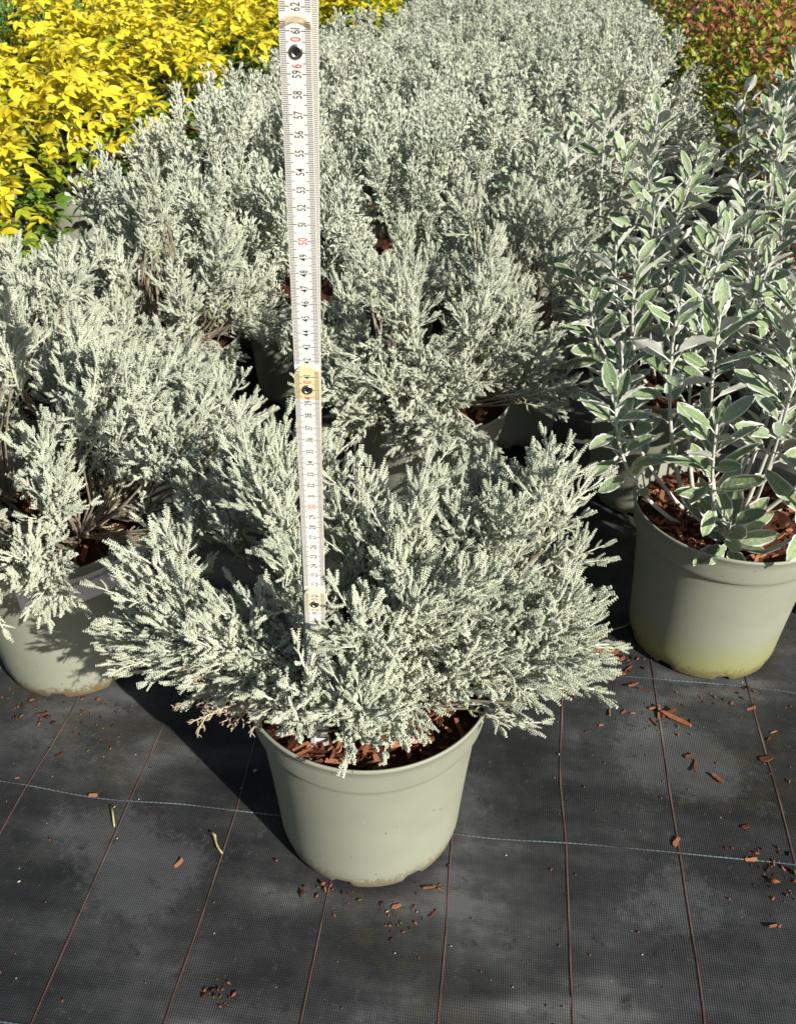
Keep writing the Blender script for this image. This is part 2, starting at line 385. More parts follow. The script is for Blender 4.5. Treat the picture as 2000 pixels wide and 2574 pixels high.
def build_ruler():
    base = np.array((-.0699, .5761, .1885)); D = nrm((.0274, -.1219, 1)); Wd = nrm(np.array((1, 0, 0)) - D[0] * D); Nn = np.cross(Wd, D)
    root = empty('folding_ruler'); root.matrix_world = mat4(base, Wd, D, Nn)
    tag(root, 'white folding ruler with black and red numbers standing upright in the front pot', 'ruler')
    hw, th = .0080, .0030
    def lamella(y0, y1, zf, x0=0.0, rnd=True, name='lamella'):
        """one wooden link: plate with a rounded upper end, front face at zf"""
        b = MB(); pts = [(-hw, y0), (hw, y0)]
        if rnd:
            rr = .0062
            for a in np.linspace(0, math.pi / 2, 6): pts.append((hw - rr + rr * math.cos(a), y1 - rr + rr * math.sin(a)))
            for a in np.linspace(math.pi / 2, math.pi, 6): pts.append((-hw + rr + rr * math.cos(a), y1 - rr + rr * math.sin(a)))
        else: pts += [(hw, y1), (-hw, y1)]
        P = np.array(pts); n = len(P); ctr = P.mean(0)
        V = np.concatenate([np.c_[P, np.full(n, zf)], np.c_[P, np.full(n, zf - th)], [[*ctr, zf], [*ctr, zf - th]]])
        F = []; mt = []
        for i in range(n):
            j = (i + 1) % n; F += [(2 * n, i, j), (2 * n + 1, n + j, n + i), (i, n + i, n + j), (i, n + j, j)]; mt += [0, 0, 1, 1]
        V[:, 0] += x0; b.add(V, F, np.array(mt))
        return b.build(name, [M['ruler'], M['ruler_cream']], root, smooth=False)
    def ticks(seg, y0, y1, zf, marks=None, sides=(-1, 1)):
        b = MB()
        for k in range(int(math.ceil(y0 * 1000)), int(y1 * 1000)):
            L = .0052 if k % 10 == 0 else (.0046 if k % 5 == 0 else .0033)
            w = .00020 if k % 10 else .00024
            for sd_ in sides:
                xa, xb = (-hw + .0003, -hw + L) if sd_ < 0 else (hw - L, hw - .0003)
                y = k / 1000
                b.add([(xa, y - w, zf + .00008), (xb, y - w, zf + .00008), (xb, y + w, zf + .00008), (xa, y + w, zf + .00008)], [(0, 1, 2), (0, 2, 3)])
        o = b.build('scale_marks', M['ink_tick'], seg, smooth=False); o['kind'] = 'stuff'
    def put(seg, txt, y, zf, red, h=.0046):
        V, F = word(txt, h, .62); V[:, 1] -= h / 2; W = np.c_[-V[:, 1], V[:, 0], np.full(len(V), zf + .00012)]   # reads upwards
        W[:, 1] += y
        b = MB(); b.add(W, F); b.build('numeral', M['ink_red'] if red else M['ink'], seg, smooth=False)
    def rivet(seg, y, zf):
        r = []
        for q in np.linspace(-.2, math.pi, 9): r.append((.0026 + .0010 * math.cos(q), zf + .0009 * math.sin(q) + .0001))
        V, F = lathe(r, 28); V[:, 1] += y; b = MB(); b.add(V, F); rv = b.build('rivet', M['metal'], seg)
        V, F = lathe([(.0018, zf + .0004), (.00002, zf + .0004)], 20); V[:, 1] += y; b = MB(); b.add(V, F[:, ::-1]); b.build('rivet_hole_shade', M['hole_shade'], rv)
    def cap(seg, y0, y1, zf, mat):
        b = MB(); rr = .0060; h2 = hw - .0002
        P = [(-h2, y0), (h2, y0)] + [(h2 - rr + rr * math.cos(a), y1 - rr + rr * math.sin(a)) for a in np.linspace(0, math.pi / 2, 6)] + [(-h2 + rr + rr * math.cos(a), y1 - rr + rr * math.sin(a)) for a in np.linspace(math.pi / 2, math.pi, 6)]
        P = np.array(P); c_ = P.mean(0); V = np.concatenate([np.c_[P, np.full(len(P), zf + .00004)], [[*c_, zf + .00004]]]); n = len(P)
        b.add(V, [(n, i, (i + 1) % n) for i in range(n)]); b.build('end_cap', mat, seg, smooth=False)
    lay = [.0048, .0016, -.0016, -.0048]
    spans = [(0.0, .2165), (.190, .4170), (.389, .6168), (.589, .82)]
    vis = [(0.002, .2140), (.2172, .4150), (.4178, .6150), (.6175, .80)]
    for i, ((a, b_), (va, vb), z) in enumerate(zip(spans, vis, lay)):
        s_ = lamella(a, b_, z)
        if i < 3:
            cap(s_, b_ - (.024 if i < 2 else .0035), b_ - .0003, z, [M['ruler_pale'], M['ruler_cream'], M['ruler_worn']][i])
        ticks(s_, va, vb, z)
        for k in range(1, 81):
            if va <= k * .01 <= vb or (k % 20 == 0 and va <= k * .01 - .006 and k * .01 + .006 <= vb):
                red = k % 10 == 0
                if k % 20 == 0 and k < 80:
                    put(s_, str(k)[0], k * .01 - .0062, z, True, .0052); put(s_, str(k)[1], k * .01 + .0062, z, True, .0052); rivet(s_, k * .01 + .0005, z)
                else: put(s_, str(k), k * .01, z, red, .0052 if red else .0046)
    # the folded second leg behind, slightly turned: peeps out on the left at the foot and on the right higher up
    back = empty('back_leg'); back.parent = root; back.location = (-.0062, -.004, -.0085); back.rotation_euler = (0, 0, RAD(-.82))
    return root, back, lamella, ticks
ruler, back, lamella, ticks = build_ruler()
bb = MB(); bb.add(*box(-.0080, .0080, 0, .80, -.0030, 0)); bpy.data.objects.remove(back)
bk = bb.build('folded_back_leg', M['ruler'], ruler, smooth=False); bk.location = (-.0058, -.003, -.0095); bk.rotation_euler = (0, 0, RAD(-.80))
tb = MB()
for k in range(2, 800):
    L = .0052 if k % 10 == 0 else .0036; w_ = .00018
    for xa, xb in ((.0078 - L, .0078), (-.0078, -.0078 + L)):
        y_ = k / 1000; tb.add([(xa, y_ - w_, .0001), (xb, y_ - w_, .0001), (xb, y_ + w_, .0001), (xa, y_ + w_, .0001)], [(0, 1, 2), (0, 2, 3)])
tb.build('scale_marks', M['ink_tick'], bk, smooth=False)['kind'] = 'stuff'

# ------------------------------------------------------------------ pots, soil, bark chips
POT_H, POT_R, POT_B = .215, .1225, .0955
def pot_mesh(notch_phase):
    prof = [(.001, .012), (POT_B - .012, .012), (POT_B - .006, .0), (POT_B - .001, .0), (POT_B, .002), (POT_B + .002, .012), (.0985, .03), (.1030, .09), (.1075, .140), (.1098, .165), (.1106, .1708), (.1122, .1735), (.1152, .1752),
            (.1163, .1768), (.1170, .181), (.1195, .200), (.1205, .2085), (.1218, .2100), (.1226, .2120), (.1226, .2138), (.1219, .2150), (.1208, .2150), (.1198, .2142), (.1192, .2120), (.1140, .18), (.1085, .165), (.1035, .10)]
    V, F = lathe(prof, 128); a = np.arctan2(V[:, 1], V[:, 0]) + notch_phase
    low = V[:, 2] < .004
    ph = np.mod(a, 2 * math.pi / 8)
    V[low & (ph < .17), 2] += .0055                     # drainage notches in the foot
    V[:, 0] *= 1 + .004 * np.cos(2 * a); V[:, 1] *= 1 - .003 * np.cos(2 * a)
    return V, F
def pot_meshes(mat, nm, phase):
    V, F = pot_mesh(phase); b = MB(); b.add(V, F)
    return b.mesh(nm, mat)
POTS = {k: pot_meshes(M[k], 'pot', ph) for k, ph in (('pot', .35), ('pot_algae', .75), ('pot_dirty', .1))}
SOIL_Z = .192
def soil_mesh(seed):
    r = np.linspace(0, .1125, 14); b = MB(); a = np.linspace(0, 2 * math.pi, 48, endpoint=False); V = []
    for q in r:
        x, y = q * np.cos(a), q * np.sin(a)
        z = SOIL_Z + .006 * (1 - (q / .11) ** 2) + .010 * (vnoise(x * 60 + seed, y * 60 + 9) - .5) + .006 * (vnoise(x * 160 + seed, y * 160) - .5)
        V.append(np.c_[x, y, z])
    b.add(np.concatenate(V), grid_faces(len(r), 48, True)); return b.mesh('soil', M['soil'])
SOILS = [soil_mesh(s_) for s_ in (1, 17)]
def chip_mesh(r, nm='wood_chip'):
    L = r.uniform(.0045, .0125); W = min(L * .5, r.uniform(.0011, .0038)); T = r.uniform(.0006, .0018)
    xs = np.linspace(-1, 1, 4); V = []
    for i, x in enumerate(xs):
        ww = W * (1 - .35 * abs(x) ** 2) * r.uniform(.7, 1.15); off = r.uniform(-.2, .2) * W
        for (yy, zz) in ((-1, -1), (1, -1), (1, 1), (-1, 1)):
            V.append((x * L + r.uniform(-.12, .12) * L, yy * ww + off, zz * T * r.uniform(.6, 1.1) + .15 * L * (x * x) * .5))
    F = []
    for i in range(3):
        for j in range(4):
            a, b = i * 4 + j, i * 4 + (j + 1) % 4; F += [(a, b, b + 4), (a, b + 4, a + 4)]
    F += [(0, 2, 1), (0, 3, 2), (12, 13, 14), (12, 14, 15)]
    m = MB(); m.add(V, F); return m.mesh(nm, M['bark'] if r.random() < .65 else M['bark_pale'], smooth=False)
CHIPS = [chip_mesh(rng) for _ in range(16)]
def add_chips(soil, n, r):
    b = MB(); C = [np.array([v.co[:] for v in c.vertices]) for c in CHIPS]
    F = [np.array([p.vertices[:] for p in c.polygons]) for c in CHIPS]
    for _ in range(n * 2):                     # the small crumbs between the chips
        q = .110 * math.sqrt(r.random()); a = r.uniform(0, 2 * math.pi); k = r.integers(len(C)); X, Y, Z = frame(r.normal(0, 1, 3) * (1, 1, .5), (0, 0, 1), r.uniform(0, 6))
        b.add(xf(C[k] * r.uniform(.25, .55), (q * math.cos(a), q * math.sin(a), SOIL_Z + .006 * (1 - (q / .11) ** 2) + r.uniform(0, .005)), X, Y, Z), F[k], int(r.random() < .3))
    b.build('bark_crumbs', [M['bark'], M['bark_pale']], soil, smooth=False)['kind'] = 'stuff'
    for _ in range(n):
        q = .108 * math.sqrt(r.random()); a = r.uniform(0, 2 * math.pi)
        o = link('wood_chip', CHIPS[r.integers(len(CHIPS))], soil)
        o.location = (q * math.cos(a), q * math.sin(a), SOIL_Z + .006 * (1 - (q / .11) ** 2) + r.uniform(.001, .007))
        o.rotation_euler = (r.normal(0, .35), r.normal(0, .35), r.uniform(0, 6.28)); s_ = r.uniform(.6, 1.25); o.scale = (s_, s_, s_)
def add_pot(root, mat='pot', seed=0, chips=0, r=None, rz=0.0):
    p = link('pot', POTS[mat], root); p.rotation_euler = (0, 0, rz)
    s_ = link('soil', SOILS[seed % 2], root); s_.rotation_euler = (0, 0, seed * 1.3)
    if chips: add_chips(s_, chips, r)
    return p, s_
def curved_label(parent, r0, r1, z0, z1, a0, a1, text=None):
    n = 24; a = np.linspace(a0, a1, n); V = np.concatenate([np.c_[r0 * np.cos(a), r0 * np.sin(a), np.full(n, z0)], np.c_[r1 * np.cos(a), r1 * np.sin(a), np.full(n, z1)]])
    b = MB(); b.add(V, grid_faces(2, n)); lb = b.build('label', M['label'], parent)
    def curve_text(txt, h, wf, zc, ac, nm, mat):
        V, F = word(txt, h, wf); t = (V[:, 1] + zc - z0) / (z1 - z0); rr = r0 + (r1 - r0) * t + .0003
        ang = ac + V[:, 0] / r0; W = np.c_[rr * np.cos(ang), rr * np.sin(ang), V[:, 1] + zc]
        b = MB(); b.add(W, F); b.build(nm, mat, lb, smooth=False)
    if text: curve_text(text, .0062, .85, z1 - .0105, a0 + (a1 - a0) * .52, 'lettering', M['ink'])
    return lb

# ------------------------------------------------------------------ cotton lavender (silver shrubs)
def bead_leaf(L, curve, r, thick=1.0):
    """comb-like leaf along +X, bending up to +Z, with four ranks of small round teeth"""
    n = max(5, int(L / .00225)); t = np.linspace(0.14, 1.0, n)
    P = lambda q: np.stack([L * q * np.cos(curve * q * .6), 0 * q, L * q * np.sin(curve * q * .6)], -1)
    b = MB(); pth = P(np.linspace(0, .97, 5)); b.add(*tube(pth, np.array([.0007, .0007, .0007, .0006, .0004]) * thick, 4))
    O = np.array([(1, 0, 0), (0, 1, 0), (-1, 0, 0), (0, -1, 0), (0, 0, 1), (0, 0, -1)], float)
    OF = np.array([(0, 1, 4), (1, 2, 4), (2, 3, 4), (3, 0, 4), (1, 0, 5), (2, 1, 5), (3, 2, 5), (0, 3, 5)])
    pts = P(t); tg = np.gradient(pts, axis=0)
    for i in range(n):
        X = nrm(tg[i]); Y = np.array((0, 1.0, 0)); Z = np.cross(X, Y)
        env = (.50 + .50 * math.sin(math.pi * min(1, .20 + .72 * t[i]) ** .8)) * thick
        for k in range(4):
            a = math.pi / 4 + k * math.pi / 2 + r.uniform(-.25, .25)
            d = nrm(Y * math.cos(a) + Z * math.sin(a) + X * .35); e = np.cross(X, d); f = np.cross(d, e)
            c = pts[i] + d * (.00135 * env)
            jt = r.uniform(.75, 1.2); V = c + O[:, [0]] * f * .00060 * thick * jt + O[:, [1]] * e * .00068 * thick * jt + O[:, [2]] * d * .00135 * env * jt
            b.add(V, OF)
    V, F, _ = b.arrays(); return V, F
def plain_leaf(L, curve, thick=1.0):
    q = np.array([0, .3, .65, .92]); pth = np.stack([L * q * np.cos(curve * q * .6), 0 * q, L * q * np.sin(curve * q * .6)], -1)
    return tube(pth, np.array([.0008, .0015, .0017, .0011]) * thick, 3)
def xf(V, loc, X, Y, Z): return np.asarray(loc) + V[:, [0]] * X + V[:, [1]] * Y + V[:, [2]] * Z

HI = [bead_leaf(l, c, rng) for l, c in ((.017, .8), (.0145, 1.2), (.012, .7), (.019, 1.0), (.0105, .9), (.016, .6))]
TIP = [bead_leaf(l, c, rng, 1.12) for l, c in ((.014, .25), (.011, .45), (.016, .15))]
LO = [plain_leaf(l, c) for l, c in ((.017, .8), (.0145, 1.2), (.012, .7), (.019, 1.0), (.0105, .9), (.016, .6))]
LTIP = [plain_leaf(l, c, 1.15) for l, c in ((.014, .25), (.011, .45), (.016, .15))]
def shoot(r, L, hi=True, dead=False, nl=22, side=4):
    """a branched leafy shoot along +X from the origin; returns a MB with leaf, stem and old-leaf slots"""
    b = MB(); lv, tp = (HI, TIP) if hi else (LO, LTIP)
    def axis(p0, d0, up, L, nl, rad, q0, old_ok, spread):
        X0, Y0, Z0 = frame(d0, up, 0); bend = r.uniform(-.3, .3, 2) * (1.6 if dead else 1) + np.array((0, .25 if rad < .001 else 0))
        P = lambda q: p0 + L * q * X0 + L * q * q * .5 * (bend[0] * Y0 + bend[1] * Z0)
        qs = np.linspace(0, 1, 5); b.add(*tube([P(q) for q in qs], np.linspace(rad, rad * .6, 5), 5 if hi else 3, hi), 1)
        ph = r.uniform(0, 6.28)
        for i in range(nl):
            q = q0 + (.96 - q0) * (i / max(1, nl - 1)); ax = nrm(P(min(1, q + .02)) - P(q - .02)); ph += 2.4 + r.normal(0, .25)
            X, Y, Z = frame(ax, (0, 0, 1), ph)
            ang = RAD(spread - 34 * q + r.normal(0, 9)) if not dead else RAD(80 + r.normal(0, 30))
            d = X * math.cos(ang) + Z * math.sin(ang); u = Z * -math.cos(ang) + X * math.sin(ang)
            V, F = lv[r.integers(len(lv))]; s_ = r.uniform(.75, 1.12) * (1 - .38 * q ** 2.5) * (.75 if dead else 1)
            tw = r.normal(0, .4); yy = np.cross(u, d); yy, u = yy * math.cos(tw) + u * math.sin(tw), u * math.cos(tw) - yy * math.sin(tw)
            b.add(xf(V * s_, P(q), d, yy, u), F, 2 if old_ok and q < .35 and r.random() < .25 else 0)
        for k in range(0 if dead else 5):
            ph += 2.4; X, Y, Z = frame(nrm(P(1) - P(.9)), (0, 0, 1), ph); ang = RAD(7 + 6 * k + r.normal(0, 4))
            d = X * math.cos(ang) + Z * math.sin(ang); u = Z * -math.cos(ang) + X * math.sin(ang)
            V, F = tp[r.integers(3)]; b.add(xf(V * r.uniform(.75, 1.1), P(1 - .015 * k), d, np.cross(u, d), u), F, 0)
        return P
    P = axis(np.zeros(3), np.array((1.0, 0, 0)), (0, 0, 1), L, nl, .0015, .05, True, 80)
    ph = r.uniform(0, 6.28)
    for k in range(side):
        q = .15 + .62 * (k + r.uniform(0, .8)) / max(1, side); ph += 2.4 + r.normal(0, .3); X, Y, Z = frame((1, 0, 0), (0, 0, 1), ph); a = RAD(r.uniform(24, 42))
        axis(P(q), X * math.cos(a) + Z * math.sin(a), X, L * r.uniform(.28, .50), max(5, nl // 3), .0010, .2, False, 72)
    return b
SL = .085
SMATS = [M['silver'], M['stem_pale'], M['silver_old']]
SHOOTS = [shoot(rng, SL * q, True, False, n_, sd_).mesh('shoot', SMATS) for q, n_, sd_ in ((1, 19, 4), (.9, 18, 3), (1.1, 21, 5), (.95, 17, 3), (1.0, 20, 4), (.85, 16, 3), (1.15, 22, 5), (1, 20, 2))]
DEADS = [shoot(rng, SL * .85, True, True, 24, 3).mesh('dry_shoot', [M['dead']] * 3) for _ in range(3)]
LOSH = [shoot(rng, SL * q, False, False, 17, sd_).arrays() for q, sd_ in ((1, 3), (.9, 2), (1.1, 3), (.85, 2), (1.0, 3))]
def tuft(r, c, ax, n, wd=.026):
    """tips and directions of n shoots gathered into one upright plume round the axis ax with its top at c"""
    out = []; X, Y, Z = frame(ax, (0, 0, 1), 0)
    for i in range(n):
        q = (i + r.uniform(0, .8)) / n; a = i * 2.4 + r.normal(0, .4); d = wd * math.sqrt(q) * r.uniform(.7, 1.2)
        o = Y * math.cos(a) + Z * math.sin(a)
        out.append((c + o * d - X * (.055 * q * r.uniform(.5, 1.3)), nrm(X + o * (.42 * math.sqrt(q)) + np.array((0, 0, .15)) + r.normal(0, .10, 3))))
    return out
def crown_tips(r, n, R=.235, Hh=.245, seed=0.0, fill=.35, keep=None):
    """tips and directions over an uneven dome of plumes, relative to the pot centre at ground level"""
    out = []; k_ = 7; nc = max(6, int(n * 1.3) // k_)
    for i in range(nc):
        az = i * 2.39996 + seed * 1.7 + r.normal(0, .22); se = min(1, max(-.05, 1 - 1.06 * (i + .5) / nc + r.normal(0, .06))); ce = math.sqrt(1 - se * se)
        if keep and not keep(az, se): continue
        k = r.uniform(.80, 1.12)
        d = np.array((ce * math.cos(az), ce * math.sin(az), se)); c = np.array((d[0] * R * k, d[1] * R * k, SOIL_Z + .025 + max(0, se) * Hh * k))
        out += tuft(r, c, nrm(np.array((d[0] * .42, d[1] * .42, .55 + .45 * se)) + r.normal(0, .10, 3)), k_)
    return out
def rooted(tip, dr, r):
    """keeps the foot of a shoot above the pot's rim where it passes over it"""
    base = tip - dr * SL * .95; rr = math.hypot(base[0], base[1]); lim = .230 if rr > .098 else SOIL_Z + .008
    if base[2] < lim:
        tr = math.hypot(tip[0], tip[1]); k = max(.02, tr - .070) / max(tr, .02)
        base = np.array((tip[0] * k, tip[1] * k, (.230 if tr * k > .098 else SOIL_Z + .008) + r.uniform(0, .015)))
        dr = nrm(tip - base)
    return dr
def place_shoot(root, me, tip, dr, r, sc_=1.0):
    dr = rooted(tip, dr, r); L = SL * sc_ * .95; X, Y, Z = frame(dr, (0, 0, 1), r.uniform(0, 6.28))
    o = link(me.name.split('.')[0], me, root); o.matrix_basis = mat4(tip - X * L, X, Y, Z, sc_)
    return tip - X * L
def stem_parts(root, bases, r, nmain=9):
    """woody stems from the root up to groups of shoots; one part per main stem with its twigs"""
    B = np.array(bases); ang = np.arctan2(B[:, 1], B[:, 0]); order = np.argsort(ang); groups = np.array_split(order, nmain)
    for g_ in groups:
        if not len(g_): continue
        b = MB(); c = B[g_].mean(0); c[2] = max(c[2], .235); root_p = np.array((c[0] * .12, c[1] * .12, SOIL_Z - .01)); fork = root_p * .35 + c * .65 + np.array((0, 0, -.02))
        b.add(*tube([root_p, root_p * .6 + fork * .4 + r.normal(0, .006, 3), fork], [.0042, .0035, .0026], 6), 0)
        for i in g_:
            m_ = (fork + B[i]) / 2 + r.normal(0, .005, 3) + np.array((0, 0, -.008))
            if math.hypot(m_[0], m_[1]) > .09: m_[2] = max(m_[2], .224)
            b.add(*tube([fork * .7 + root_p * .3, m_, B[i]], [.0018, .0014, .0012], 4, False), 0)
        b.build('stem', [M['wood'], M['stem_pale']], root)
def lavender_near(x, y, label, n=120, R=.235, Hh=.245, seed=0, pot='pot', chips=0, dead=8, rz=0.0, keep=None, lobes=()):
    r = np.random.default_rng(100 + seed); root = empty('cotton_lavender', (x, y, 0)); tag(root, label, 'shrub', 'potted cotton lavender shrubs')
    parts = add_pot(root, pot, seed, chips, r, rz); bases = []
    for tip, dr in crown_tips(r, n, R, Hh, seed, .35, keep):
        s_ = r.uniform(.8, 1.12); bases.append(place_shoot(root, SHOOTS[r.integers(len(SHOOTS))], tip, dr, r, s_))
    for c_, sp_, n_, lean_ in lobes:
        for _ in range(n_):
            v = r.normal(0, 1, 3); v = v / np.linalg.norm(v) * r.uniform(.2, 1) ** .6 * 1.2; tip = np.array(c_) + v * np.array(sp_) - np.array((x, y, 0))
            o_ = np.array((tip[0], tip[1], 0)); o_ /= max(.08, np.linalg.norm(o_))
            bases.append(place_shoot(root, SHOOTS[r.integers(len(SHOOTS))], tip, nrm(o_ * lean_ + np.array((0, 0, max(.1, 1 - lean_ * .85))) + r.normal(0, .2, 3)), r, r.uniform(.8, 1.05)))
    for _ in range(dead):
        az = r.uniform(0, 6.28); q = r.uniform(.08, .15); d = np.array((math.cos(az), math.sin(az), 0))
        place_shoot(root, DEADS[r.integers(3)], d * q + np.array((0, 0, SOIL_Z + r.uniform(.0, .05))), nrm(d + np.array((0, 0, r.uniform(-.2, .5)))), r, r.uniform(.6, .9))
    stem_parts(root, bases, r)
    return root, parts

# the measured plant in the open
HX, HY = -.0272, .647
r0 = np.random.default_rng(42)
hero = empty('cotton_lavender', (HX, HY, 0))
tag(hero, 'silver cotton lavender shrub in a grey-green pot with the ruler standing in it', 'shrub', 'potted cotton lavender shrubs')
hpot, hsoil = add_pot(hero, 'pot', 0, 280, r0)
curved_label(hpot, .1095, .1112, .150, .171, RAD(-8), RAD(28))
LOBES = [  # tip centre (world), spread, count, how far the shoots lean out
    ((-.205, .665, .315), (.078, .088, .065), 42, .50), ((-.190, .605, .288), (.070, .035, .038), 30, .85), ((-.12, .745, .375), (.075, .070, .047), 38, .35),
    ((.085, .750, .390), (.082, .072, .052), 44, .35), ((.155, .665, .315), (.060, .082, .066), 54, .5), ((.138, .618, .300), (.056, .040, .036), 36, .7),
    ((-.036, .530, .345), (.042, .014, .040), 22, .15), ((-.006, .532, .268), (.020, .010, .024), 9, 1.0), ((-.005, .735, .365), (.05, .05, .05), 26, .2), ((.03, .68, .385), (.050, .055, .035), 26, .3), ((-.12, .65, .345), (.05, .05, .04), 24, .35), ((.055, .615, .335), (.055, .03, .045), 24, .4), ((.065, .610, .285), (.050, .016, .020), 18, .6)]
bases = []
for (c_, sp_, n_, lean_) in LOBES:
    nc = max(2, int(n_ / 6 * 1.55))
    for _ in range(nc):
        v = r0.normal(0, 1, 3); v = v / max(1e-6, np.linalg.norm(v)) * r0.uniform(.3, 1.0) ** .6 * 1.2
        c0 = np.array(c_) + v * np.array(sp_) - np.array((HX, HY, 0))
        out_ = np.array((c0[0], c0[1], 0)); out_ = out_ / max(.08, np.linalg.norm(out_))
        ax = nrm(out_ * lean_ * .8 + np.array((0, 0, max(.2, 1 - lean_ * .7))) + r0.normal(0, .12, 3))
        for tip, dr in tuft(r0, c0, ax, 6, .030):
            if abs(tip[0] + HX + .062) < .026 and -.14 < tip[1] < -.065 and tip[2] > .37: continue      # the ruler stands here
            bases.append(place_shoot(hero, SHOOTS[r0.integers(len(SHOOTS))], tip, dr, r0, r0.uniform(.74, 1.05)))
for k in range(26):     # dry growth low down on the left
    p = np.array((r0.uniform(-.20, -.075), r0.uniform(-.095, -.035), r0.uniform(.215, .262)))
    place_shoot(hero, DEADS[r0.integers(3)], p, nrm(np.array((p[0], p[1], -.01)) + r0.normal(0, .05, 3)), r0, r0.uniform(.55, .85))
for k in range(5):
    p = np.array((r0.uniform(.04, .12), r0.uniform(-.05, -.0), r0.uniform(.20, .24)))
    place_shoot(hero, DEADS[r0.integers(3)], p, nrm(np.array((p[0], p[1], 0)) + r0.normal(0, .05, 3)), r0, r0.uniform(.5, .8))
stem_parts(hero, bases, r0, 12)

near = [(-.424, .906, 'silver cotton lavender in the pot with a white printed label strip', 190, .25, .25, 'pot_dirty', 60, lambda az, se: not (-1.25 < (az + math.pi) % (2 * math.pi) - math.pi < -.2 and se < .30)),
        (.045, 1.235, 'silver cotton lavender with a dry brown underside right behind the ruler plant', 160, .225, .25, 'pot', 30, None),
        (-.570, 1.250, 'silver cotton lavender between the labelled pot and the golden shrubs', 140, .21, .25, 'pot', 0, None),
        (-.395, 1.450, 'silver cotton lavender with a brown underside beside the dark gap', 130, .185, .25, 'pot', 20, None),
        (.195, 1.530, 'silver cotton lavender at the bed edge facing the broad-leaved plants', 130, .165, .26, 'pot', 0, None)]
BLOBES = (((-.275, .90, .375), (.085, .085, .055), 60, .35), ((-.31, 1.0, .34), (.08, .06, .06), 24, .4), ((-.505, .80, .215), (.065, .035, .040), 30, 1.05), ((-.56, .83, .28), (.06, .05, .05), 30, .7))
FLOBES = (((-.04, 1.09, .300), (.10, .035, .05), 34, .6), ((.10, 1.10, .33), (.09, .035, .04), 20, .5))
NEARS = []
for i, (x, y, lb, n_, R, H_, pm, ch, kp) in enumerate(near):
    NEARS.append(lavender_near(x, y, lb, n_, R, H_, i + 1, pm, ch, 16, i * 1.1, kp, BLOBES if i == 0 else (FLOBES if i == 1 else ())))
lpot = NEARS[0][1][0]; lpot.rotation_euler = (0, 0, 0)
curved_label(lpot, .1168, .1209, .1640, .2020, RAD(-92), RAD(-12), 'Santolina chamaecyparissus')

# the closed bed behind: joined foliage per plant, a few meshes turned and scaled
def far_foliage(seed, n=150):
    r = np.random.default_rng(500 + seed); b = MB()
    for tip, dr in crown_tips(r, n, .205, .245, seed + 2.3, .25):
        dr = rooted(tip, dr, r); V, F, Mi = LOSH[r.integers(len(LOSH))]; s_ = r.uniform(.8, 1.1); X, Y, Z = frame(dr, (0, 0, 1), r.uniform(0, 6.28))
        b.add(xf(V * s_, tip - X * SL * s_ * .95, X, Y, Z), F, Mi)
    return b.mesh('foliage', [M['silver_far'], M['stem_pale'], M['silver_old']])
FARS = [far_foliage(k) for k in range(5)]
spots = []
vv = 1.62; row = 0
while vv < 6.3:
    left = -.66 if vv < 4.1 else -.36; right = .10 if vv < 2.25 else (.28 if vv < 2.6 else .42)
    u = left + (.15 if row % 2 else 0)
    while u <= right:
        p = uv(u + rng.normal(0, .022), vv + rng.normal(0, .022))
        if all(math.hypot(p[0] - q[0], p[1] - q[1]) > .24 for q in near): spots.append(p)
        u += .30
    vv += .262; row += 1
for i, p in enumerate(spots):
    root = empty('cotton_lavender', (p[0], p[1], 0), rng.uniform(0, 6.28))
    u_ = p[0] * CU + p[1] * SU; v_ = -p[0] * SU + p[1] * CU
    lb = ('silver cotton lavender of the bed edge touching the golden shrubs' if u_ < (-.48 if v_ < 4.1 else -.2) else
          'silver cotton lavender of the bed edge next to the grey broad-leaved shrubs' if u_ > (-.05 if v_ < 2.25 else .15) and v_ < 2.65 else
          'silver cotton lavender of the bed edge next to the reddish shrubs' if u_ > .25 else
          'silver cotton lavender within the closed bed, with other silver plants all around it')
    tag(root, lb, 'shrub', 'silver shrubs beside the golden bed' if 'golden' in lb else 'silver shrubs beside the broad-leaved group' if 'broad' in lb else 'silver shrubs beside the reddish bed' if 'reddish' in lb else 'silver shrubs inside the closed bed')
    f = link('foliage', FARS[i % 5], root); f['kind'] = 'stuff'; s_ = rng.uniform(.92, 1.1); f.scale = (s_, s_, rng.uniform(.92, 1.1))
    add_pot(root, 'pot', i)

